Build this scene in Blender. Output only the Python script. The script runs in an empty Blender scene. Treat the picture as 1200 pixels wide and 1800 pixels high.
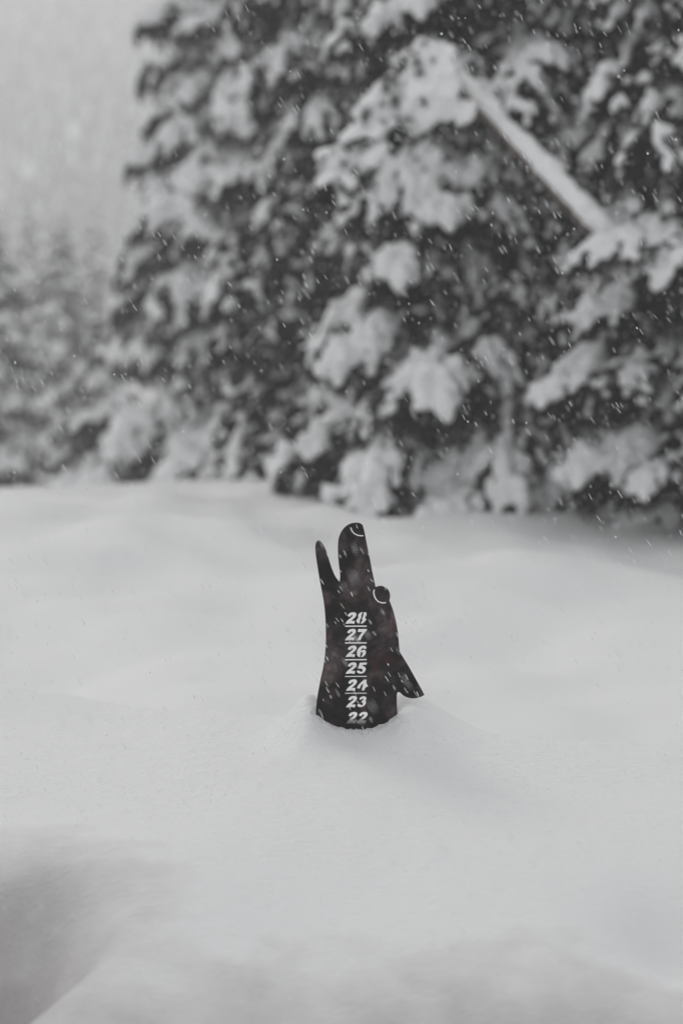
import bpy, math, random
import numpy as np
from mathutils import Vector, Matrix

C = bpy.context.scene
COL = C.collection
random.seed(7)

# ------------------------------------------------------------------ camera
F = 85.0 / 36.0 * 1800.0                 # focal length in photo pixels
PITCH = math.atan(250.0 / F)             # the horizon lies 250 px above the middle
GY = 3.70                                # distance of the snow gauge


def ray(px, py):
    x = (px - 600.0) / F
    y = (900.0 - py) / F
    cp, sp = math.cos(PITCH), math.sin(PITCH)
    return Vector((x, cp + y * sp, -sp + y * cp))


_r = ray(625, 1282)
CAMZ = -_r.z / _r.y * GY                 # snow at the gauge's foot is z = 0


def at(px, py, Y):
    d = ray(px, py)
    return Vector((0, 0, CAMZ)) + d * (Y / d.y)


cam = bpy.data.cameras.new("camera")
cam.sensor_fit = 'VERTICAL'
cam.sensor_height = 36.0
cam.sensor_width = 24.0
cam.lens = 85.0
cam.clip_start = 0.05
cam.clip_end = 1500.0
cam.dof.use_dof = True
cam.dof.focus_distance = GY
cam.dof.aperture_fstop = 3.4
cam.dof.aperture_blades = 8
camo = bpy.data.objects.new("camera", cam)
camo.location = (0, 0, CAMZ)
camo.rotation_euler = (math.pi / 2 - PITCH, 0, 0)
COL.objects.link(camo)
C.camera = camo

# ------------------------------------------------------------------ sky and sun (thick snow cloud)
SUN_EL, SUN_AZ = math.radians(30), math.radians(-30)      # low behind the cloud, through the gap on the left
w = bpy.data.worlds.new("World")
C.world = w
w.use_nodes = True
nt = w.node_tree
nt.nodes.clear()
out = nt.nodes.new("ShaderNodeOutputWorld")
bg = nt.nodes.new("ShaderNodeBackground")
sky = nt.nodes.new("ShaderNodeTexSky")
sky.sky_type = 'NISHITA'
sky.sun_disc = False
sky.sun_elevation = SUN_EL
sky.sun_rotation = SUN_AZ
sky.dust_density = 4.0
cloud = nt.nodes.new("ShaderNodeMix")                     # cloud cover over the blue sky
cloud.data_type = 'RGBA'
cloud.inputs[0].default_value = 0.93
cloud.inputs[7].default_value = (7.5, 7.58, 7.66, 1)
nt.links.new(sky.outputs[0], cloud.inputs[6])
nt.links.new(cloud.outputs[2], bg.inputs[0])
bg.inputs[1].default_value = 0.062
nt.links.new(bg.outputs[0], out.inputs[0])

sl = bpy.data.lights.new("sun", 'SUN')
sl.energy = 1.5
sl.angle = math.radians(26)
sl.color = (1.0, 0.97, 0.94)
so = bpy.data.objects.new("sun", sl)
so.rotation_euler = Vector((-math.sin(SUN_AZ) * math.cos(SUN_EL), -math.cos(SUN_AZ) * math.cos(SUN_EL),
                            -math.sin(SUN_EL))).to_track_quat('-Z', 'Y').to_euler()
so.location = (-20, 28, 25)
COL.objects.link(so)

C.view_settings.view_transform = 'Standard'
C.view_settings.look = 'None'
C.view_settings.exposure = 0.44
C.view_settings.gamma = 1.0
C.view_settings.use_curve_mapping = False
C.cycles.use_denoising = True
C.cycles.max_bounces = 10
C.cycles.diffuse_bounces = 5
C.cycles.volume_bounces = 4
C.cycles.transparent_max_bounces = 8


# ------------------------------------------------------------------ helpers
def mat(name, col, rough=0.8, **kw):
    m = bpy.data.materials.new(name)
    m.use_nodes = True
    b = m.node_tree.nodes["Principled BSDF"]
    b.inputs["Base Color"].default_value = (*col, 1)
    b.inputs["Roughness"].default_value = rough
    for k, v in kw.items():
        b.inputs[k].default_value = v
    return m, m.node_tree, b


def noise_node(t, scale, detail=4, rough=0.55, vec=None):
    n = t.nodes.new("ShaderNodeTexNoise")
    n.inputs["Scale"].default_value = scale
    n.inputs["Detail"].default_value = detail
    n.inputs["Roughness"].default_value = rough
    if vec is not None:
        t.links.new(vec, n.inputs["Vector"])
    return n


def ramp(t, src, stops):
    r = t.nodes.new("ShaderNodeValToRGB")
    e = r.color_ramp.elements
    while len(e) < len(stops):
        e.new(0.5)
    for k, (p, c) in enumerate(stops):
        e[k].position = p
        e[k].color = (*c, 1)
    t.links.new(src, r.inputs[0])
    return r


def tag(o, label=None, cat=None, group=None, kind=None):
    for k, v in (("label", label), ("category", cat), ("group", group), ("kind", kind)):
        if v:
            o[k] = v
    return o


def link(name, me, m=None, parent=None, smooth=False):
    if m is not None and not me.materials:
        me.materials.append(m)
    if smooth:
        me.polygons.foreach_set("use_smooth", [True] * len(me.polygons))
    o = bpy.data.objects.new(name, me)
    COL.objects.link(o)
    if parent is not None:
        o.parent = parent
    return o


def mesh_np(name, V, T):
    """mesh from numpy vertices and triangles (or quads)"""
    me = bpy.data.meshes.new(name)
    V = np.asarray(V, dtype=np.float32)
    T = np.asarray(T, dtype=np.int32)
    k = T.shape[1]
    me.vertices.add(len(V))
    me.vertices.foreach_set("co", V.ravel())
    me.loops.add(T.size)
    me.loops.foreach_set("vertex_index", T.ravel())
    me.polygons.add(len(T))
    me.polygons.foreach_set("loop_start", np.arange(len(T), dtype=np.int32) * k)
    me.update(calc_edges=True)
    me.validate()
    return me


_rng = np.random.default_rng(11)
_perm = _rng.permutation(512)
_perm = np.concatenate([_perm, _perm, _perm])
_gr = _rng.random(512) * 2 * math.pi
_gx, _gy = np.cos(_gr), np.sin(_gr)


def pnoise(x, y):
    x = np.asarray(x, float)
    y = np.asarray(y, float)
    xi, yi = np.floor(x).astype(int), np.floor(y).astype(int)
    xf, yf = x - xi, y - yi
    u, v = xf * xf * xf * (xf * (xf * 6 - 15) + 10), yf * yf * yf * (yf * (yf * 6 - 15) + 10)

    def g(ix, iy, dx, dy):
        h = _perm[(_perm[(xi + ix) & 511] + ((yi + iy) & 511)) & 511]
        return _gx[h] * dx + _gy[h] * dy
    a = g(0, 0, xf, yf) * (1 - u) + g(1, 0, xf - 1, yf) * u
    b = g(0, 1, xf, yf - 1) * (1 - u) + g(1, 1, xf - 1, yf - 1) * u
    return a * (1 - v) + b * v


def sstep(a, b, x):
    t = np.clip((x - a) / (b - a), 0, 1)
    return t * t * (3 - 2 * t)


def gauss(x, s):
    return np.exp(-(x / s) ** 2)


# ------------------------------------------------------------------ materials
m_snow, t, b = mat("snow", (0.895, 0.898, 0.902), 0.75)
b.inputs["Specular IOR Level"].default_value = 0.25
tc = t.nodes.new("ShaderNodeTexCoord")
mp = t.nodes.new("ShaderNodeMapping")
mp.inputs["Scale"].default_value = (1, 2.2, 1)
t.links.new(tc.outputs["Object"], mp.inputs["Vector"])
n1 = noise_node(t, 60, 5, 0.6, mp.outputs[0])
n2 = noise_node(t, 420, 3, 0.6, tc.outputs["Object"])
ad = t.nodes.new("ShaderNodeMath")
ad.operation = 'MULTIPLY_ADD'
ad.inputs[1].default_value = 0.35
t.links.new(n2.outputs[0], ad.inputs[0])
t.links.new(n1.outputs[0], ad.inputs[2])
bm_ = t.nodes.new("ShaderNodeBump")
bm_.inputs["Strength"].default_value = 0.7
bm_.inputs["Distance"].default_value = 0.009
t.links.new(ad.outputs[0], bm_.inputs["Height"])
t.links.new(bm_.outputs[0], b.inputs["Normal"])
# noisy darker, greyer snow colour at the lower left and across the near foreground
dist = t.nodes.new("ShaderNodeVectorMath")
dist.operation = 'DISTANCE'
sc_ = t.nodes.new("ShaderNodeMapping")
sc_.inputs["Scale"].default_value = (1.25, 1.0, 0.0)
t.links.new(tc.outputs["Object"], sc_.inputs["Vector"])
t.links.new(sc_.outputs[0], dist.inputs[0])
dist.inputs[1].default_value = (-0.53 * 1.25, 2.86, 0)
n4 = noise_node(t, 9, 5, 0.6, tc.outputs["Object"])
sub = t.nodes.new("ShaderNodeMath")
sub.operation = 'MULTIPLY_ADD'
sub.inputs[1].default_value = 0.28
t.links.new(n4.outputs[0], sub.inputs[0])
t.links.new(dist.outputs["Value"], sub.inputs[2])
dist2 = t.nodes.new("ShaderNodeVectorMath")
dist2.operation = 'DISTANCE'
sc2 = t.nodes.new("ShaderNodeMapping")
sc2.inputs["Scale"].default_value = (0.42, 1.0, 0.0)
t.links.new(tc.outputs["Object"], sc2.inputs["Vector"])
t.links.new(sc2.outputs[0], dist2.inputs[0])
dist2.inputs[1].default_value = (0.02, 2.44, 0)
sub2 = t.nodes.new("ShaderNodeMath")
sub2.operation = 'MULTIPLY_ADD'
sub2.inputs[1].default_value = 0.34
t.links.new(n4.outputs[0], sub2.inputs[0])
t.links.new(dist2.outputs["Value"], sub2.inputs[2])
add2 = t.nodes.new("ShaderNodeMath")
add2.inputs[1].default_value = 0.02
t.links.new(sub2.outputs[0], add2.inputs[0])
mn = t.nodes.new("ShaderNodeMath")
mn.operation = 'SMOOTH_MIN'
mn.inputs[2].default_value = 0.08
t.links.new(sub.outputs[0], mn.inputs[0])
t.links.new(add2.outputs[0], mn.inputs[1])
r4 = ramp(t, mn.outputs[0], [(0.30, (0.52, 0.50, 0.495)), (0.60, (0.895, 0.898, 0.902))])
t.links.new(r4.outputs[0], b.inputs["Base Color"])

m_load, t, b = mat("bough_snow", (0.925, 0.928, 0.932), 0.8)
tc = t.nodes.new("ShaderNodeTexCoord")
n1 = noise_node(t, 38, 4, 0.6, tc.outputs["Object"])
bm_ = t.nodes.new("ShaderNodeBump")
bm_.inputs["Strength"].default_value = 0.8
bm_.inputs["Distance"].default_value = 0.02
t.links.new(n1.outputs[0], bm_.inputs["Height"])
t.links.new(bm_.outputs[0], b.inputs["Normal"])

m_flake, t, b = mat("flake", (0.92, 0.93, 0.94), 0.6)
tl = t.nodes.new("ShaderNodeBsdfTranslucent")            # thin ice crystals let light through
tl.inputs[0].default_value = (0.94, 0.95, 0.96, 1)
ms = t.nodes.new("ShaderNodeMixShader")
ms.inputs[0].default_value = 0.5
t.links.new(b.outputs[0], ms.inputs[1])
t.links.new(tl.outputs[0], ms.inputs[2])
t.links.new(ms.outputs[0], t.nodes["Material Output"].inputs["Surface"])

m_needle, t, b = mat("needles", (0.04, 0.042, 0.036), 0.75)
b.inputs["Specular IOR Level"].default_value = 0.2
tc = t.nodes.new("ShaderNodeTexCoord")
oi = t.nodes.new("ShaderNodeObjectInfo")
n1 = noise_node(t, 7, 3, 0.6, tc.outputs["Object"])
r = ramp(t, n1.outputs[0], [(0.3, (0.013, 0.014, 0.011)), (0.55, (0.024, 0.023, 0.020)), (0.75, (0.045, 0.040, 0.035))])
t.links.new(r.outputs[0], b.inputs["Base Color"])

m_bark, t, b = mat("bark", (0.10, 0.08, 0.065), 0.9)
tc = t.nodes.new("ShaderNodeTexCoord")
mp = t.nodes.new("ShaderNodeMapping")
mp.inputs["Scale"].default_value = (1, 1, 0.25)
t.links.new(tc.outputs["Object"], mp.inputs["Vector"])
n1 = noise_node(t, 30, 6, 0.65, mp.outputs[0])
r = ramp(t, n1.outputs[0], [(0.3, (0.04, 0.032, 0.028)), (0.7, (0.14, 0.11, 0.09))])
t.links.new(r.outputs[0], b.inputs["Base Color"])
bm_ = t.nodes.new("ShaderNodeBump")
bm_.inputs["Distance"].default_value = 0.01
t.links.new(n1.outputs[0], bm_.inputs["Height"])
t.links.new(bm_.outputs[0], b.inputs["Normal"])

m_far, t, b = mat("far_conifer", (0.05, 0.055, 0.05), 0.9)
m_farsnow, t, b = mat("far_conifer_snow", (0.8, 0.82, 0.83), 0.9)

# dark patinated steel: black scale, brown rust bloom, grey wet smears
m_steel, t, b = mat("patina_steel", (0.03, 0.028, 0.028), 0.5)
tc = t.nodes.new("ShaderNodeTexCoord")
n1 = noise_node(t, 16, 6, 0.6, tc.outputs["Object"])
n1.inputs["Distortion"].default_value = 0.6
r1 = ramp(t, n1.outputs[0], [(0.38, (0.003, 0.0028, 0.0028)), (0.48, (0.014, 0.0115, 0.0115)),
                             (0.57, (0.055, 0.044, 0.045)), (0.68, (0.13, 0.113, 0.113))])
n2 = noise_node(t, 75, 5, 0.7, tc.outputs["Object"])
r2 = ramp(t, n2.outputs[0], [(0.35, (0.35, 0.33, 0.33)), (0.65, (1.5, 1.35, 1.35))])
mx = t.nodes.new("ShaderNodeMix")
mx.data_type = 'RGBA'
mx.blend_type = 'MULTIPLY'
mx.inputs[0].default_value = 1.0
t.links.new(r1.outputs[0], mx.inputs[6])
t.links.new(r2.outputs[0], mx.inputs[7])
n3 = noise_node(t, 24, 3, 0.5, tc.outputs["Object"])
r3 = ramp(t, n3.outputs[0], [(0.56, (0, 0, 0)), (0.72, (1, 1, 1))])
mx2 = t.nodes.new("ShaderNodeMix")
mx2.data_type = 'RGBA'
mx2.inputs[7].default_value = (0.045, 0.018, 0.014, 1)
t.links.new(r3.outputs[0], mx2.inputs[0])
t.links.new(mx.outputs[2], mx2.inputs[6])
t.links.new(mx2.outputs[2], b.inputs["Base Color"])
rr = ramp(t, n2.outputs[0], [(0.3, (0.35,) * 3), (0.7, (0.7,) * 3)])
t.links.new(rr.outputs[0], b.inputs["Roughness"])
b.inputs["Specular IOR Level"].default_value = 0.3
bm_ = t.nodes.new("ShaderNodeBump")
bm_.inputs["Strength"].default_value = 0.25
bm_.inputs["Distance"].default_value = 0.001
t.links.new(n2.outputs[0], bm_.inputs["Height"])
t.links.new(bm_.outputs[0], b.inputs["Normal"])


# ------------------------------------------------------------------ snow field
HX = (627.0 - 600.0) / F * GY            # middle of the gauge


def height(x, y):
    x = np.asarray(x, float)
    y = np.asarray(y, float)
    # broad drifts
    h = 0.05 * pnoise(x * 0.55 + 3.1, y * 0.33 + 9.2) * sstep(4.0, 6.0, y)
    h = h + 0.105 * pnoise(x * 1.5 + 13.7, y * 0.9 + 2.2) * sstep(3.9, 5.0, y) * (1 - sstep(9, 13, y))
    h = h + 0.05 * pnoise(x * 3.4 + 31.7, y * 2.2 + 5.2) * sstep(3.6, 4.6, y) * (1 - sstep(9, 13, y))
    h = h + 0.045 * pnoise(x * 2.3 + 7.7, y * 2.0 + 1.2) * (1 - sstep(3.2, 3.9, y))
    h = h + 0.0030 * pnoise(x * 11 + 2.0, y * 6 + 4.0) + 0.0017 * pnoise(x * 38, y * 24 + 3) * sstep(6, 4, y)
    # the near drift leans down towards the camera
    d = np.clip(3.75 - y, 0, 3)
    h = h - 0.045 * d - 0.13 * np.clip(d - 0.35, 0, 3) ** 2 * (1 - 0.4 * sstep(1.7, 3.0, d))
    h = h - 0.035 * (1 - sstep(5.0, 8.0, y)) + 0.020 * np.clip(x, -3, 0) * sstep(5, 11, y) \
        - 0.060 * sstep(-0.25, 0.25, x) * sstep(5, 8, y) * (1 - sstep(10.5, 12.5, y))
    # crest of the near drift beside the gauge, the field beyond lies a little lower
    yc = 3.86 - 0.22 * sstep(0.0, 0.45, x) + 0.30 * sstep(0.0, -0.55, x) + 0.05 * pnoise(x * 3 + 0.5, 0 * y + 7.3)
    h = h - 0.105 * sstep(-0.02, 0.20, y - yc) + 0.028 * gauss(y - yc, 0.15)
    h = h + 0.105 * sstep(5.0, 7.5, y)
    # drift heaped round the gauge
    dx = x - HX
    wx = 0.120 + 0.018 * np.tanh(dx / 0.03)
    wy = np.where(y > 3.755, 0.09, 0.125)
    h = h + (0.084 - 0.004 * np.tanh(dx / 0.03)) * np.exp(-(np.abs(dx) / wx) ** 3) * gauss(y - 3.755, wy)
    h = h + 0.012 * gauss(dx + 0.085, 0.035) * gauss(y - 3.745, 0.06)
    # the wind has dished the snow against the plate and scoured it behind
    band = 1 - sstep(0.045, 0.115, np.abs(dx))
    tgt = 0.024 * np.clip(np.abs(dx) / 0.066, 0, 1.4) ** 2 - 0.001 - 0.42 * np.clip(3.692 - y, 0, 0.14)
    wf = band * sstep(3.722, 3.702, y) * sstep(3.55, 3.675, y)
    h = h * (1 - wf) + tgt * wf
    wb = 0.85 * (1 - sstep(0.022, 0.085, np.abs(dx))) * sstep(3.704, 3.725, y) * sstep(4.05, 3.90, y)
    h = h * (1 - wb) + (-0.012) * wb
    # broken edge against the steel
    h = h + 0.0035 * pnoise(x * 95, y * 95) * gauss(y - 3.69, 0.014) * gauss(dx, 0.09)
    h = h + 0.0014 * pnoise(x * 120 + 3, y * 120) * gauss(y - 3.70, 0.16) * gauss(dx, 0.25)
    # trodden hole at the lower left and softer hollows near the camera
    ex, ey = x + 0.50, y - 2.89
    q = np.sqrt((ex / 0.27) ** 2 + (ey / np.where(ey < 0, 0.44, 0.30)) ** 2) + 0.16 * pnoise(x * 7 + 4, y * 7 + 1)
    h = h - 0.14 * (1 - sstep(0.22, 1.0, q)) * (1 + 0.5 * pnoise(x * 9, y * 9)) \
        + 0.035 * pnoise(x * 14 + 5, y * 10) * (1 - sstep(0.4, 0.95, q))
    h = h - 0.07 * gauss(x - 0.0, 0.24) * gauss(y - 2.61, 0.12) * (1 + 0.8 * pnoise(x * 8, y * 8 + 3))
    h = h - 0.045 * gauss(x - 0.40, 0.07) * gauss(y - 2.84, 0.10)
    # the field falls away behind the first trees, then the forested hillside climbs
    yf = 11.9 + 0.35 * x
    h = h - 0.45 * sstep(0, 9, y - yf) - 0.5 * sstep(18, 34, y)
    h = h + 55.0 * sstep(110, 440, y) * (1 + 0.25 * pnoise(x * 0.012 + 4, y * 0.012))
    # behind and beside the camera it just rolls
    h = h + 0.25 * pnoise(x * 0.12, y * 0.12) * sstep(3.0, 12.0, np.abs(x)) * sstep(60, 40, y)
    return h


def seg(*parts):
    a = [np.array([parts[0][0]])]
    for lo, hi, st in parts:
        n = max(1, int(round((hi - lo) / st)))
        a.append(np.linspace(lo, hi, n + 1)[1:])
    return np.concatenate(a)


ys = seg((-45, 0, 1.5), (0, 1.6, 0.08), (1.6, 3.3, 0.0125), (3.3, 3.6, 0.008), (3.6, 3.82, 0.0022), (3.82, 4.3, 0.008),
         (4.3, 6, 0.02), (6, 14, 0.05), (14, 40, 0.4), (40, 460, 5))
hx = seg((0.13, 0.3, 0.008), (0.3, 0.75, 0.015), (0.75, 3.0, 0.04), (3.0, 12, 0.3), (12, 200, 4))
xs = np.concatenate([-hx[::-1] + 0.02, np.linspace(-0.11, 0.15, 119)[1:-1], hx + 0.02])
XX, YY = np.meshgrid(xs, ys)
ZZ = height(XX, YY)
V = np.stack([XX, YY, ZZ], -1).reshape(-1, 3)
ny, nx = XX.shape
i = (np.arange(ny - 1)[:, None] * nx + np.arange(nx - 1)[None, :]).ravel()
Q = np.stack([i, i + 1, i + nx + 1, i + nx], 1)
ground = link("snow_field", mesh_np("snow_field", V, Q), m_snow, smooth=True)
tag(ground, kind="structure")


def hz(x, y):
    return float(height(np.array([x]), np.array([y]))[0])


# ------------------------------------------------------------------ tree kit
def needles_on(P0, P1, rng, VV, TT, step=0.012, per=5, ln=0.032, wd=0.0060):
    d = P1 - P0
    L = np.linalg.norm(d)
    if L < 1e-5:
        return
    d = d / L
    n = max(1, int(L / step)) * per
    s = rng.random(n)[:, None]
    base = P0 + (P1 - P0) * s
    rad = rng.normal(size=(n, 3))
    rad -= (rad @ d)[:, None] * d
    rad /= np.linalg.norm(rad, axis=1)[:, None] + 1e-9
    dirv = rad * 0.85 + d * 0.55 + np.array([0, 0, -0.12])
    dirv /= np.linalg.norm(dirv, axis=1)[:, None]
    side = np.cross(dirv, rng.normal(size=(n, 3)))
    side /= np.linalg.norm(side, axis=1)[:, None] + 1e-9
    l = ln * (0.7 + 0.6 * rng.random(n))[:, None]
    k = len(VV)
    a = np.concatenate([base + side * wd * .5, base - side * wd * .5, base + dirv * l])
    o = sum(len(v) for v in VV)
    VV.append(a)
    TT.append(np.stack([np.arange(n), np.arange(n) + n, np.arange(n) + 2 * n], 1) + o)


def tube(pts, radii, VV, TT, sides=5):
    pts = [np.asarray(p, float) for p in pts]
    o = sum(len(v) for v in VV)
    rows = []
    for k, p in enumerate(pts):
        d = pts[min(k + 1, len(pts) - 1)] - pts[max(k - 1, 0)]
        d = d / (np.linalg.norm(d) + 1e-9)
        u = np.cross(d, [0.13, 0.27, 0.95] if abs(d[2]) < .9 else [1, 0.1, 0])
        u /= np.linalg.norm(u)
        v = np.cross(d, u)
        a = np.arange(sides) * 2 * math.pi / sides
        rows.append(p + radii[k] * (np.cos(a)[:, None] * u + np.sin(a)[:, None] * v))
    VV.append(np.concatenate(rows))
    f = []
    for k in range(len(pts) - 1):
        for j in range(sides):
            a0, a1 = k * sides + j, k * sides + (j + 1) % sides
            b0, b1 = a0 + sides, a1 + sides
            f += [(a0, a1, b1), (a0, b1, b0)]
    TT.append(np.array(f) + o)


# unit icosphere for snow lumps
import bmesh
_bm = bmesh.new()
bmesh.ops.create_icosphere(_bm, subdivisions=2, radius=1)
ICO_V = np.array([v.co[:] for v in _bm.verts])
ICO_T = np.array([[v.index for v in f.verts] for f in _bm.faces])
_bm.free()


def lump(p, d, la, lb, lc, rng, VV, TT):
    """snow pillow along d: half sizes la (along), lb (across), lc (up)"""
    d = np.asarray(d, float)
    d = d / (np.linalg.norm(d) + 1e-9)
    s = np.cross([0, 0, 1.0], d)
    s = s / (np.linalg.norm(s) + 1e-6) if np.linalg.norm(s) > 1e-3 else np.array([0, 1.0, 0])
    u = np.cross(d, s)
    W = ICO_V * (1 + 0.13 * rng.normal(size=(len(ICO_V), 1)))
    z = np.where(W[:, 2:3] < 0, W[:, 2:3] * 0.55, W[:, 2:3])
    W = W[:, 0:1] * la * d + W[:, 1:2] * lb * s + z * lc * u
    o = sum(len(v) for v in VV)
    VV.append(W + p)
    TT.append(ICO_T + o)


def fuse(name, VV, TT, voxel):
    """union of overlapping lumps into one smooth skin"""
    me = mesh_np(name + "_raw", np.concatenate(VV), np.concatenate(TT))
    o = bpy.data.objects.new(name + "_raw", me)
    COL.objects.link(o)
    md = o.modifiers.new("r", 'REMESH')
    md.mode = 'VOXEL'
    md.voxel_size = voxel
    md.use_smooth_shade = True
    sm = o.modifiers.new("s", 'SMOOTH')
    sm.iterations = 1
    sm.factor = 0.5
    dg = bpy.context.evaluated_depsgraph_get()
    r = bpy.data.meshes.new_from_object(o.evaluated_get(dg))
    r.name = name
    bpy.data.objects.remove(o)
    bpy.data.meshes.remove(me)
    r.polygons.foreach_set("use_smooth", [True] * len(r.polygons))
    r.materials.clear()
    r.materials.append(m_load)
    return r


def make_bough(seed, snow=1.0, nspray=21, cover=.66):
    """spruce bough of length 1 along +X with hanging sprays, and the snow lying on it"""
    rng = np.random.default_rng(seed)
    VV, TT, WV, WT, SV, ST = [], [], [], [], [], []
    droop = 0.22 + 0.22 * rng.random()
    bend = rng.normal() * 0.08

    def axis(t):
        return np.array([t, bend * t * t, 0.12 * t - droop * t * t + 0.10 * t ** 4])
    ap = [axis(k / 8) for k in range(9)]
    tube(ap, [0.016 * (1 - .8 * k / 8) for k in range(9)], WV, WT, 5)
    for k in range(2, 8):
        needles_on(ap[k], ap[k + 1], rng, VV, TT, 0.006, 7, 0.05, 0.008)
    for k in range(nspray):
        tt = 0.22 + 0.78 * k / (nspray - 1) if k < nspray - 1 else 0.97
        p0 = axis(tt)
        tg = axis(min(tt + .03, 1.03)) - axis(tt - .03)
        tg /= np.linalg.norm(tg)
        ang = (1 if k % 2 else -1) * math.radians(rng.uniform(32, 66)) if k < nspray - 1 else rng.normal() * 0.15
        ca, sa = math.cos(ang), math.sin(ang)
        d = np.array([tg[0] * ca - tg[1] * sa, tg[0] * sa + tg[1] * ca, tg[2] * ca + rng.normal() * 0.06])
        ln = (0.27 * max(0.02, 1 - tt) ** 0.75 + 0.115) * rng.uniform(.8, 1.25)
        dr = rng.uniform(0.30, 0.95)

        def sp(s):
            return p0 + d * ln * s + np.array([0, 0, -dr * ln * s * s])
        pts = [sp(s) for s in np.linspace(0, 1, 7)]
        tube(pts, [0.006 * (1 - .7 * q / 6) for q in range(7)], WV, WT, 4)
        for q in range(6):
            needles_on(pts[q], pts[q + 1], rng, VV, TT)
        twigs = []
        for q, s in enumerate(np.linspace(.15, .95, 9)):
            b0 = sp(s)
            dd = sp(min(s + .05, 1)) - sp(s - .05)
            dd /= np.linalg.norm(dd)
            a = (1 if q % 2 else -1) * math.radians(rng.uniform(38, 62))
            e = np.array([dd[0] * math.cos(a) - dd[1] * math.sin(a), dd[0] * math.sin(a) + dd[1] * math.cos(a),
                          dd[2] - 0.25])
            e /= np.linalg.norm(e)
            l2 = rng.uniform(.07, .12) * (1.15 - .5 * s)
            needles_on(b0, b0 + e * l2, rng, VV, TT, 0.012, 5)
            # hanging shreds under the twig
            needles_on(b0 + e * l2 * .5, b0 + e * l2 * .75 + np.array([0, 0, -.085]), rng, VV, TT, 0.010, 5)
            twigs.append((b0, e, l2))
        # snow on this spray
        if rng.random() < cover:
            thick = snow * rng.uniform(.5, 1.35)
            wmax = rng.uniform(.020, .040)
            lo = rng.uniform(.15, .55)
            for s in np.linspace(lo, rng.uniform(.85, 1.02), 4):
                pp = sp(s)
                dd = sp(s + .05) - sp(s - .05)
                prof = math.sin(math.pi * min(1, .18 + .72 * s)) ** .5
                h = .034 * thick * (.55 + .6 * prof) * rng.uniform(.75, 1.25)
                lump(pp + np.array([0, 0, h * .55]) + rng.normal(size=3) * .009, dd, .042 * rng.uniform(.8, 1.2),
                     wmax * (.5 + .65 * prof) * rng.uniform(.8, 1.2), h, rng, SV, ST)
            for q in range(7):               # powder caught round the pillow
                c = sp(rng.uniform(.2, 1)) + np.array([rng.normal() * .03, rng.normal() * .03, rng.uniform(-.02, .02)])
                lump(c, d, rng.uniform(.012, .022), rng.uniform(.012, .02), rng.uniform(.010, .016), rng, SV, ST)
            for (b0, e, l2) in twigs:
                if rng.random() < .34:
                    h = .021 * thick
                    lump(b0 + e * l2 * .62 + np.array([0, 0, h * .6]), e, l2 * .5, .024 * rng.uniform(.8, 1.5), h,
                         rng, SV, ST)
        else:
            for (b0, e, l2) in twigs:
                if rng.random() < .30:
                    h = rng.uniform(.014, .024)
                    lump(b0 + e * l2 * rng.uniform(.3, 1) + np.array([0, 0, h * .4]), e, rng.uniform(.022, .045),
                         rng.uniform(.018, .03), h, rng, SV, ST)
    for tt in np.linspace(.32, .95, 10):
        if rng.random() < .75 * cover:
            lump(axis(tt) + np.array([0, 0, .018]), axis(tt + .02) - axis(tt), .075, .036 * rng.uniform(.8, 1.4),
                 .036 * snow * rng.uniform(.7, 1.3), rng, SV, ST)
    nw = sum(len(x) for x in WT)
    o = sum(len(v) for v in WV)
    me = mesh_np("bough", np.concatenate(WV + VV), np.concatenate(WT + [q + o for q in TT]))
    me.materials.append(m_bark)
    me.materials.append(m_needle)
    mi = np.ones(len(me.polygons), dtype=np.int32)
    mi[:nw] = 0
    me.polygons.foreach_set("material_index", mi)
    return me, fuse("snow_load", SV, ST, 0.0095)


KIT = [make_bough(100 + k, snow=[1.0, 1.25, .8, 1.4, 1.0, .7, 1.15, .95, 1.3][k]) for k in range(9)] + \
    [make_bough(200 + k, .8, 21, .14) for k in range(3)]


def put_bough(root, base, az, pitch, scale, roll=0.0, k=None, sz=1.0, bare=0.0):
    bm, sm = KIT[k] if k is not None else KIT[random.randrange(9) if random.random() > bare else 9 + random.randrange(3)]
    M = Matrix.Translation(base) @ Matrix.Rotation(az, 4, 'Z') @ Matrix.Rotation(-pitch, 4, 'Y') @ \
        Matrix.Rotation(roll, 4, 'X') @ Matrix.Diagonal((scale, scale * sz, scale * sz, 1))
    o = bpy.data.objects.new("bough", bm)
    COL.objects.link(o)
    o.parent = root
    o.matrix_local = M
    s = bpy.data.objects.new("snow_load", sm)
    COL.objects.link(s)
    s.parent = o
    if any(sm is q[1] for q in KIT[9:]):
        s["kind"] = "stuff"            # only scattered powder
    return o


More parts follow.
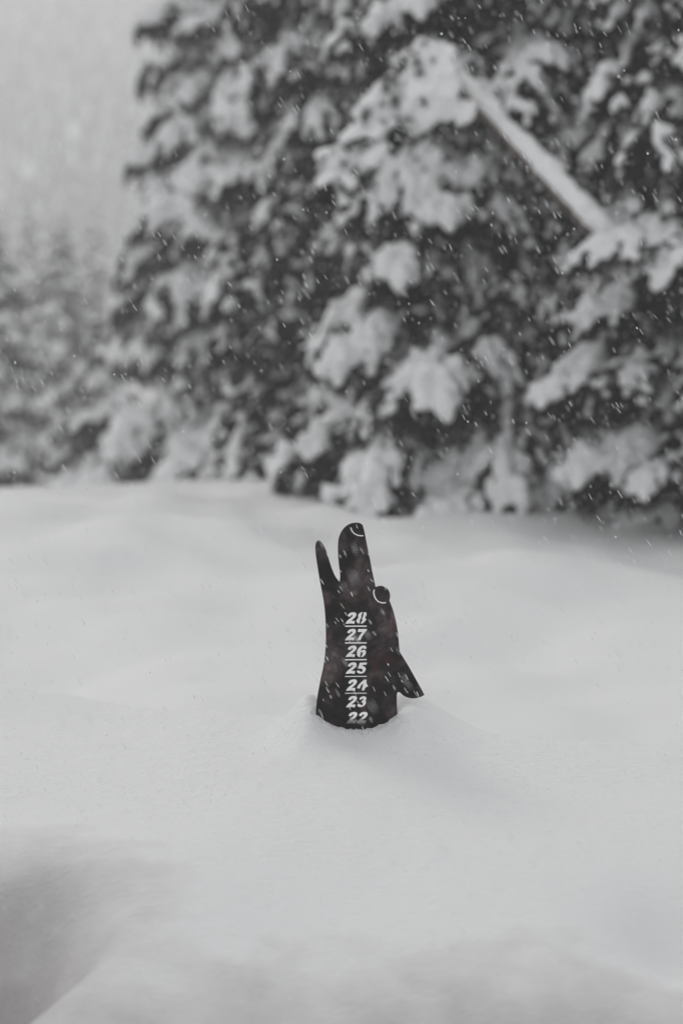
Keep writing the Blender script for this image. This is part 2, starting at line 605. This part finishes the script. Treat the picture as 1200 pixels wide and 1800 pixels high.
def spruce(label, px, Y, H, R0, per_m, zmax=3.0, seed=1, group=None, zmin=.07, bare=.12):
    """a snow-laden spruce; boughs laid in an ascending spiral"""
    random.seed(seed)
    x = (px - 600.0) / F * Y
    gz = hz(x, Y) - 0.05
    root = bpy.data.objects.new("spruce_tree", None)
    COL.objects.link(root)
    root.location = (x, Y, gz)
    tag(root, label, "tree", group)
    VV, TT = [], []
    n = 9
    tube([(0.015 * math.sin(k * 1.7), 0.015 * math.cos(k * 2.1), -0.3 + (H * .98 + .3) * k / n) for k in range(n + 1)],
         [max(.008, (.022 * H * .5 + .03) * (1 - k / n) ** .8) for k in range(n + 1)], VV, TT, 10)
    link("trunk", mesh_np("trunk", np.concatenate(VV), np.concatenate(TT)), m_bark, root, True)
    z = zmin
    az = random.uniform(0, 6)
    while z < H * .985:
        f = 1 - z / H
        R = R0 * f ** .85 * random.uniform(.82, 1.14) + .05
        az += 2.399963 + random.uniform(-.35, .35)
        L = R * 1.06
        pitch = math.radians(random.uniform(-20, 6) - 8 * f + (22 * (1 - f) ** 3))
        put_bough(root, Vector((0, 0, z)), az, pitch, L, random.uniform(-.2, .2),
                  sz=min(1.9, max(random.uniform(.78, 1.06), .60 / max(.2, L))), bare=bare)
        dens = per_m if z < zmax else per_m * .30
        z += random.uniform(.6, 1.4) / dens
    return root


g1 = "snow-laden spruces behind the gauge"
A = spruce("tall snow-laden spruce at the left of the near group, its outer edge against grey fog", 508, 18.5, 11.5, 1.42, 60, 3.9,
           3, g1, bare=0.0)
B = spruce("big snow-laden spruce right behind the gauge with a bent snowy limb", 940, 10.35, 7.2, .97, 54, 2.6, 5, g1, bare=.28)
Cc = spruce("nearest snow-laden spruce at the right edge with long white branches", 1425, 9.5, 7.0, 1.06, 54, 2.5, 8, g1, bare=.28)
D = spruce("dark spruce glimpsed in the gap between the left and middle big spruces", 660, 13.4, 8.5, .95, 40, 3.0, 12, g1, bare=.72)
E = spruce("dark spruce deep behind the bent limb at the right", 1110, 13.0, 8.5, 1.1, 30, 3.0, 14, g1, bare=.6)

# young trees fading into the snowfall on the left
g2 = "young spruces fading into the snowfall"
spruce("small dark young spruce at the far left edge of the snowfield", -8, 24.0, 2.8, .76, 20, 9, 21, g2, bare=.15)
spruce("pale snow-covered young spruce second from the left edge", 112, 36.0, 4.0, 1.06, 17, 9, 22, g2)
spruce("low snow-plastered young spruce close beside the big left spruce", 185, 23.0, 1.85, .70, 24, 9, 23, g2)
spruce("faint young spruce poking above the pale snow-covered one", 58, 66.0, 6.4, 1.6, 12, 9, 24, g2)
spruce("faint fogged spruce beside the outer edge of the big left spruce", 170, 64.0, 6.0, 1.5, 11, 9, 25, g2)


# hand-laid boughs that show most in the picture
def bough_px(tree, base, tip, k, sz=1.0, roll=0.0):
    """bough from base to tip, both given as (px, py, distance)"""
    p, q = at(*base), at(*tip)
    d = q - p
    az = math.atan2(d.y, d.x)
    pt = math.atan2(d.z, math.hypot(d.x, d.y))
    put_bough(tree, p - tree.location, az, pt + .10, d.length, roll, k, sz)


bough_px(Cc, (1290, 600, 9.2), (985, 705, 8.75), 3, .62)
bough_px(Cc, (1310, 400, 9.2), (1070, 520, 8.8), 1, .75)
bough_px(Cc, (1330, 350, 9.2), (1030, 425, 8.62), 4, .6)
bough_px(Cc, (1300, 760, 9.2), (1150, 860, 8.7), 3, .8)
bough_px(B, (880, 520, 10.2), (800, 690, 9.3), 3, 1.0)
bough_px(B, (900, 380, 10.2), (640, 600, 9.5), 1, .7)
bough_px(B, (900, 620, 10.2), (870, 790, 9.25), 6, 1.0)
bough_px(B, (890, 690, 10.2), (770, 895, 9.35), 8, .95)
bough_px(B, (890, 620, 10.2), (680, 770, 9.5), 6, .7)
bough_px(B, (900, 780, 10.2), (830, 890, 9.2), 1, 1.1)


# the bent limb: it climbs from the right, breaks over and hangs down to the left
def limb():
    rng = np.random.default_rng(5)
    key = [(1100, 450, 9.0), (1045, 405, 8.8), (950, 300, 8.85), (870, 215, 8.95), (800, 135, 8.9), (762, 100, 8.88),
           (725, 130, 8.86), (690, 190, 8.84), (650, 245, 8.82), (605, 300, 8.8)]
    P = [np.array(at(*k)[:]) - np.array(B.location[:]) for k in key]
    # Catmull-Rom
    pts = []
    for i in range(len(P) - 1):
        p0, p1, p2, p3 = P[max(i - 1, 0)], P[i], P[i + 1], P[min(i + 2, len(P) - 1)]
        for s in np.linspace(0, 1, 6, endpoint=False):
            pts.append(.5 * (2 * p1 + (p2 - p0) * s + (2 * p0 - 5 * p1 + 4 * p2 - p3) * s * s + (3 * p1 - p0 - 3 * p2 + p3) * s ** 3))
    pts.append(P[-1])
    # root it on the trunk of the tree
    pts = [np.array([0.0, 0, pts[0][2] - .25])] + pts
    n = len(pts)
    WV, WT, VV, TT, SV, ST = [], [], [], [], [], []
    tube(pts, [.038 * (1 - .85 * k / (n - 1)) + .004 for k in range(n)], WV, WT, 8)
    for k in range(2, n - 1):
        d = pts[k + 1] - pts[k]
        f = k / (n - 1)
        hw = .064 - .066 * f if f < .5 else .044
        hw *= rng.uniform(.8, 1.2)
        lump(pts[k] + np.array([.002, -.72 * hw, .28 * hw]), d, .06, hw, hw * .9, rng, SV, ST)
    # sprays hanging off the broken-over crown
    for k in range(int(n * .50), n):
        f = k / (n - 1)
        for q in range(4):
            a = rng.uniform(-1.0, 1.0)
            d = np.array([-.55 + rng.normal() * .35, -.25 + rng.normal() * .4, -.75 + .2 * rng.normal()])
            d /= np.linalg.norm(d)
            ln = rng.uniform(.10, .24)
            p0 = pts[k]
            p1 = p0 + d * ln * .5 + np.array([0, 0, .02])
            p2 = p0 + d * ln + np.array([0, 0, -.02])
            needles_on(p0, p1, rng, VV, TT, .008, 6)
            needles_on(p1, p2, rng, VV, TT, .008, 6)
            for r_ in range(4):
                e = d + rng.normal(size=3) * .6
                e /= np.linalg.norm(e)
                needles_on(p1, p1 + e * .09, rng, VV, TT, .010, 6)
            if rng.random() < .62:
                lump(p0 * .45 + p1 * .55 + np.array([0, -.02, .02]), d, ln * .42, .045, .036, rng, SV, ST)
                if rng.random() < .6:
                    lump(p1 * .45 + p2 * .55 + np.array([0, -.02, .02]), d, ln * .36, .038, .030, rng, SV, ST)
    for (cx, cy, rw, rh, n_) in ((752, 120, 36, 44, 30), (742, 172, 50, 40, 34), (708, 205, 34, 30, 12), (770, 160, 34, 34, 14),
                                 (640, 262, 46, 36, 30), (612, 290, 26, 20, 12), (668, 285, 26, 18, 6)):
        for q in range(n_):
            c = np.array(at(cx + rng.normal() * rw * .5, cy + rng.normal() * rh * .5, 8.80 + rng.normal() * .03)[:]) - np.array(B.location[:])
            lump(c, (-.5, -.3, -.8), rng.uniform(.035, .065), rng.uniform(.028, .05), rng.uniform(.025, .045), rng, SV, ST)
    nw = sum(len(x) for x in WT)
    o = sum(len(v) for v in WV)
    me = mesh_np("bent_limb", np.concatenate(WV + VV), np.concatenate(WT + [q + o for q in TT]))
    me.materials.append(m_bark)
    me.materials.append(m_needle)
    mi = np.ones(len(me.polygons), dtype=np.int32)
    mi[:nw] = 0
    me.polygons.foreach_set("material_index", mi)
    ob = link("bent_limb", me, None, B)
    ob["label"] = "thick limb bent over under a rope of snow"
    sn = link("snow_load", fuse("limb_snow", SV, ST, .010), None, ob)


limb()


# ------------------------------------------------------------------ far forest on the hillside: one mass
def forest():
    rng = np.random.default_rng(3)
    VV, TT, MI = [], [], []
    o = 0
    n = 1100
    for q in range(n):
        y = 170 + 260 * rng.random() ** .9
        x = rng.uniform(-.42, .42) * y + rng.normal() * 3
        if q < 260:                          # denser where the gap to the hillside opens
            x = (rng.uniform(-40, 330) - 600) / F * y
        z0 = hz(x, y) - .3
        H = rng.uniform(11, 18)
        R = H * rng.uniform(.10, .14)
        tiers = 9
        sides = 9
        for k in range(tiers):
            zb = H * (.06 + .86 * k / tiers)
            zt = zb + H * .94 / tiers * 1.55
            rb = R * (1 - k / tiers) ** .85
            a = np.arange(sides) * 2 * math.pi / sides + rng.random() * 6
            rr = rb * rng.uniform(.62, 1.2, sides)
            ring = np.stack([x + rr * np.cos(a), y + rr * np.sin(a), z0 + zb - .12 * rr + 0 * a], 1)
            mid = np.stack([x + rr * .5 * np.cos(a), y + rr * .5 * np.sin(a), z0 + zb * .55 + zt * .45 + 0 * a], 1)
            top = np.array([[x, y, z0 + zt]])
            VV.append(np.concatenate([ring, mid, top]))
            f, m = [], []
            for j in range(sides):
                j2 = (j + 1) % sides
                f += [(j, j2, sides + j2), (j, sides + j2, sides + j), (sides + j, sides + j2, 2 * sides)]
                s = rng.random() < .25
                m += [int(s), int(s), int(rng.random() < .3)]
            TT.append(np.array(f) + o)
            MI += m
            o += 2 * sides + 1
    me = mesh_np("forest", np.concatenate(VV), np.concatenate(TT))
    me.materials.append(m_far)
    me.materials.append(m_farsnow)
    me.polygons.foreach_set("material_index", MI)
    ob = link("forest", me)
    tag(ob, "snowy conifer forest on the hillside almost lost in falling snow", "forest", kind="stuff")


forest()

# ------------------------------------------------------------------ the snow gauge
OUT = [(120, 2350), (150, 1750), (157, 1600), (160, 1540), (168, 1470), (180, 1400), (197, 1310), (215, 1230), (228, 1140), (235, 1050), (236, 950),
       (233, 850), (226, 760), (215, 680), (200, 600), (185, 520), (172, 440), (160, 360), (153, 290), (157, 248), (171, 228),
       (186, 226), (203, 240), (222, 270), (240, 310), (258, 365), (275, 420), (295, 475), (318, 520), (345, 553), (349, 500),
       (341, 430), (334, 360), (331, 290), (334, 230), (345, 185), (365, 145), (395, 112), (430, 92), (470, 84), (505, 88),
       (527, 103), (540, 150), (555, 225), (572, 310), (590, 400), (605, 480), (618, 540), (629, 593), (645, 588), (668, 584),
       (695, 590), (720, 605), (738, 632), (744, 665), (738, 700), (752, 735), (770, 785), (785, 840), (797, 900), (806, 960),
       (812, 1020), (816, 1070), (822, 1110), (850, 1155), (890, 1220), (940, 1310), (985, 1390), (1014, 1445), (990, 1460),
       (950, 1471), (910, 1473), (870, 1462), (845, 1448), (825, 1430), (808, 1424), (799, 1436), (797, 1480), (798, 1540), (804, 1620),
       (812, 1750), (830, 2350)]
SHARP = {(345, 553), (527, 103), (629, 593), (738, 700), (822, 1110), (1014, 1445), (120, 2350), (830, 2350)}


def zpt(p, ox=520, oy=900, s=4.5):
    return (ox + p[0] / s, oy + p[1] / s)


def smooth_loop(pts):
    n = len(pts)
    r = []
    for i in range(n):
        p1, p2 = pts[i], pts[(i + 1) % n]
        p0 = p1 if p1 in SHARP else pts[i - 1]
        p3 = p2 if p2 in SHARP else pts[(i + 2) % n]
        for s in (0, .25, .5, .75):
            r.append(tuple(.5 * (2 * p1[c] + (p2[c] - p0[c]) * s + (2 * p0[c] - 5 * p1[c] + 4 * p2[c] - p3[c]) * s * s
                                 + (3 * p1[c] - p0[c] - 3 * p2[c] + p3[c]) * s ** 3) for c in (0, 1)))
    return r


G = {
    '2': [[(245, 300), (260, 250), (310, 190), (380, 155), (470, 138), (550, 148), (595, 190), (602, 250), (580, 310), (530, 370),
           (460, 430), (395, 492), (460, 487), (538, 485), (530, 550), (515, 618), (420, 602), (320, 602), (230, 612), (158, 618),
           (165, 580), (220, 500), (290, 435), (370, 375), (440, 310), (460, 275), (440, 255), (400, 260), (375, 285), (365, 315),
           (300, 325)]],
    '8': [[(700, 605), (640, 575), (603, 520), (605, 460), (640, 410), (690, 350), (670, 300), (680, 240), (720, 185), (780, 145),
           (850, 138), (857, 165), (830, 210), (805, 270), (805, 330), (790, 390), (750, 440), (745, 500), (735, 560), (720, 605)],
          [(890, 150), (960, 130), (1010, 170), (1015, 240), (990, 300), (950, 350), (990, 400), (985, 460), (940, 530), (870, 590),
           (780, 605), (780, 575), (820, 520), (850, 465), (830, 420), (850, 360), (880, 280), (900, 210)]],
    '7': [[(680, 820), (1040, 820), (1020, 880), (960, 950), (890, 1040), (830, 1130), (790, 1220), (770, 1275), (648, 1275),
           (665, 1210), (720, 1110), (790, 1010), (840, 947), (730, 947), (658, 947), (665, 880)]],
    '6': [[(1015, 180), (1000, 250), (920, 245), (880, 215), (830, 230), (790, 290), (800, 320), (850, 290), (920, 275), (970, 300),
           (995, 370), (980, 440), (930, 520), (860, 575), (800, 580), (800, 545), (835, 490), (860, 420), (840, 375), (790, 375),
           (775, 430), (760, 500), (755, 575), (700, 575), (640, 530), (625, 460), (620, 370), (650, 280), (700, 200), (770, 140),
           (860, 105), (960, 110)]],
    '5': [[(740, 800), (1040, 795), (1000, 895), (900, 890), (830, 930), (930, 960), (985, 1030), (980, 1110), (930, 1190),
           (840, 1245), (730, 1250), (650, 1220), (610, 1150), (640, 1120), (740, 1125), (770, 1170), (830, 1165), (855, 1110),
           (830, 1060), (780, 1045), (665, 1050), (680, 980), (710, 890)]],
    '4': [[(920, 215), (1018, 218), (1008, 360), (1045, 425), (1080, 495), (1000, 530), (945, 580), (920, 668), (815, 662),
           (840, 560), (870, 440), (880, 380), (820, 430), (770, 490), (745, 582), (628, 582), (640, 510), (700, 420), (790, 330),
           (860, 270)]],
    '3': [[(715, 1020), (760, 940), (840, 900), (940, 893), (1002, 940), (1007, 1010), (970, 1080), (997, 1130), (975, 1220),
           (900, 1300), (800, 1342), (690, 1330), (636, 1290), (648, 1218), (770, 1213), (790, 1260), (840, 1255), (870, 1210),
           (860, 1160), (803, 1140), (820, 1090), (870, 1060), (885, 1010), (850, 983), (800, 1037), (740, 1032)]],
}
HS = 1200 / 52.0
holes = []


def glyph(ch, oy, dx=0.0, dy=0.0):
    for poly in G[ch]:
        holes.append([(600 + (p[0] + dx) / HS, oy + (p[1] + dy) / HS) for p in poly])


for oy, dx, dy in ((1070, 0, 0), (1070, -15, 672), (1130, 10, -35), (1130, 12, 645), (1185, 28, 65), (1185, 26, 738), (1215, 42, 694)):
    glyph('2', oy, dx, dy)
glyph('2', 1215, 458, 690)
glyph('8', 1070)
glyph('7', 1070)
glyph('6', 1130)
glyph('5', 1130)
glyph('4', 1185)
glyph('3', 1185)
for yc, hw in ((1100.8, 1.25), (1130.2, 1.25), (1159.7, 1.25), (1189.1, .95), (1218.6, .85)):
    holes.append([(606.3, yc + hw), (606.3, yc - hw), (644.2, yc - hw - .25), (644.2, yc + hw - .25)])


def stroke(pts, hw):
    n = len(pts)
    L, R = [], []
    for k in range(n):
        a, c = pts[max(k - 1, 0)], pts[min(k + 1, n - 1)]
        d = Vector((c[0] - a[0], c[1] - a[1])).normalized()
        L.append((pts[k][0] - d.y * hw, pts[k][1] + d.x * hw))
        R.append((pts[k][0] + d.y * hw, pts[k][1] - d.x * hw))
    return L + R[::-1]


holes.append(stroke([zpt(p) for p in ((432, 122), (439, 143), (451, 161), (468, 175), (490, 184), (512, 188), (533, 187))], 1.15))
holes.append(stroke([zpt(p) for p in ((618, 613), (614, 635), (619, 663), (632, 690), (652, 709), (680, 719), (711, 717))], 1.2))

cu = bpy.data.curves.new("plate_outline", 'CURVE')
cu.dimensions = '2D'
cu.fill_mode = 'BOTH'
cu.extrude = 0.0016
cu.bevel_depth = 0.0004
cu.bevel_resolution = 1
cu.offset = -0.0004


def plane_xy(p):
    v = at(p[0], p[1], GY)
    return (v.x - HX, v.z)


for loop in [[zpt(p) for p in smooth_loop(OUT)]] + holes:
    sp = cu.splines.new('POLY')
    sp.points.add(len(loop) - 1)
    for k, p in enumerate(loop):
        q = plane_xy(p)
        sp.points[k].co = (q[0], q[1], 0, 1)
    sp.use_cyclic_u = True
tmp = bpy.data.objects.new("tmp", cu)
COL.objects.link(tmp)
dg = bpy.context.evaluated_depsgraph_get()
pm = bpy.data.meshes.new_from_object(tmp.evaluated_get(dg))
bpy.data.objects.remove(tmp)
pm.transform(Matrix.Rotation(math.pi / 2, 4, 'X'))
pm.name = "snow_gauge"
pm.materials.clear()
gauge = link("snow_gauge", pm, m_steel)
gauge.location = (HX, GY, 0)
tag(gauge, "dark rusty steel hand-shaped snow gauge with cut-out numbers 22 to 28 standing in deep snow", "snow gauge")


# ------------------------------------------------------------------ snow crumbs along the foot of the plate
def blob_mesh(items, name, m, seed, rough=.25):
    """items: (position, axis vector, half length, half width); low lumpy spindles"""
    rng = np.random.default_rng(seed)
    prof = [(-1, .0), (-.55, .8), (.1, 1.0), (.6, .75), (1, .0)]
    sd = 5
    VV, TT = [], []
    o = 0
    for p, d, hl, hw in items:
        d = np.asarray(d, float)
        d /= np.linalg.norm(d)
        u = np.cross(d, rng.normal(size=3))
        u /= np.linalg.norm(u)
        v = np.cross(d, u)
        P = [p + d * prof[0][0] * hl]
        for (s, r) in prof[1:-1]:
            a = np.arange(sd) * 2 * math.pi / sd + rng.random()
            rr = hw * r * (1 + rough * rng.normal(size=sd))
            P += list(p + d * s * hl + rr[:, None] * (np.cos(a)[:, None] * u + np.sin(a)[:, None] * v))
        P.append(p + d * prof[-1][0] * hl)
        f = []
        for j in range(sd):
            j2 = (j + 1) % sd
            f.append((0, 1 + j2, 1 + j))
            for k in range(2):
                a0, a1 = 1 + k * sd + j, 1 + k * sd + j2
                f += [(a0, a1, a1 + sd), (a0, a1 + sd, a0 + sd)]
            f.append((1 + 2 * sd + j, 1 + 2 * sd + j2, 1 + 3 * sd))
        VV.append(np.array(P))
        TT.append(np.array(f) + o)
        o += len(P)
    return link(name, mesh_np(name, np.concatenate(VV), np.concatenate(TT)), m, smooth=True)


rng = np.random.default_rng(21)
it = []
for q in range(420):
    x = HX + rng.uniform(-.072, .066)
    y = GY - .003 - abs(rng.normal()) * .009
    s = rng.uniform(.0005, .0016)
    it.append((np.array([x, y, hz(x, y) + s * .4]), rng.normal(size=3), s * 1.2, s))
for q in range(4500):                     # fresh flakes lying on the drift
    y = rng.uniform(3.05, 4.0)
    x = rng.uniform(-.16, .16) * y
    if abs(y - GY) < .008 and abs(x - HX) < .09:
        continue
    s = rng.uniform(.0003, .0009)
    it.append((np.array([x, y, 0.0]), rng.normal(size=3) * np.array([1, 1, .4]), s * 1.5, s))
_z = height(np.array([q[0][0] for q in it]), np.array([q[0][1] for q in it]))
for q, z_ in zip(it, _z):
    q[0][2] = z_ + q[3] * .1
cr = blob_mesh(it, "snow_crumbs", m_flake, 4)
tag(cr, "loose snow crumbs and fresh flakes lying on the drift around the steel gauge", "snow", kind="stuff")

# ------------------------------------------------------------------ falling snow: needle-shaped flakes driven by the wind
it = []
wind = np.array([.50, -.05, -.86])
for q in range(13000):
    y = 8.8 * rng.random() ** (1 / 2.6)
    if y < 1.9:
        continue
    px, py = rng.uniform(-60, 1260), rng.uniform(-60, 1860)
    p = np.array(at(px, py, y)[:])
    if p[2] < hz(p[0], p[1]) + .02 or (abs(y - GY) < .03 and abs(p[0] - HX) < .15):
        continue
    d = wind + rng.normal(size=3) * np.array([.10, .3, .08])
    k = rng.random()
    hl = rng.uniform(.0035, .0080) if k < .88 else rng.uniform(.0012, .0024)
    it.append((p, d, hl, rng.uniform(.00034, .00068) if k < .88 else hl * .6))
for q in range(110):                      # flakes whirling just in front of the plate
    p = np.array(at(rng.uniform(550, 745), rng.uniform(915, 1285), GY - .03 - .45 * rng.random() ** 1.4)[:])
    d = wind + rng.normal(size=3) * np.array([.10, .3, .08])
    hl = rng.uniform(.0026, .0062)
    it.append((p, d, hl, rng.uniform(.00035, .0007)))
fs = blob_mesh(it, "falling_snow", m_flake, 9)
tag(fs, "wind-driven snowflakes falling through the air", "snow", kind="stuff")

# ------------------------------------------------------------------ the snow-filled air
hv = np.array([(sx, sy, sz) for sx in (-206, 206) for sy in (-50, 466) for sz in (-4, 96)], float)
hf = np.array([(0, 1, 3, 2), (4, 6, 7, 5), (0, 4, 5, 1), (2, 3, 7, 6), (0, 2, 6, 4), (1, 5, 7, 3)])
m_haze = bpy.data.materials.new("haze")
m_haze.use_nodes = True
t = m_haze.node_tree
t.nodes.clear()
o_ = t.nodes.new("ShaderNodeOutputMaterial")
pv = t.nodes.new("ShaderNodeVolumePrincipled")
pv.inputs["Color"].default_value = (0.97, 0.97, 0.97, 1)
pv.inputs["Density"].default_value = 0.0060
pv.inputs["Anisotropy"].default_value = 0.1
t.links.new(pv.outputs[0], o_.inputs["Volume"])
hob = link("haze", mesh_np("haze", hv, hf), m_haze)
tag(hob, "pale snow-filled air dimming the far trees", "haze", kind="stuff")
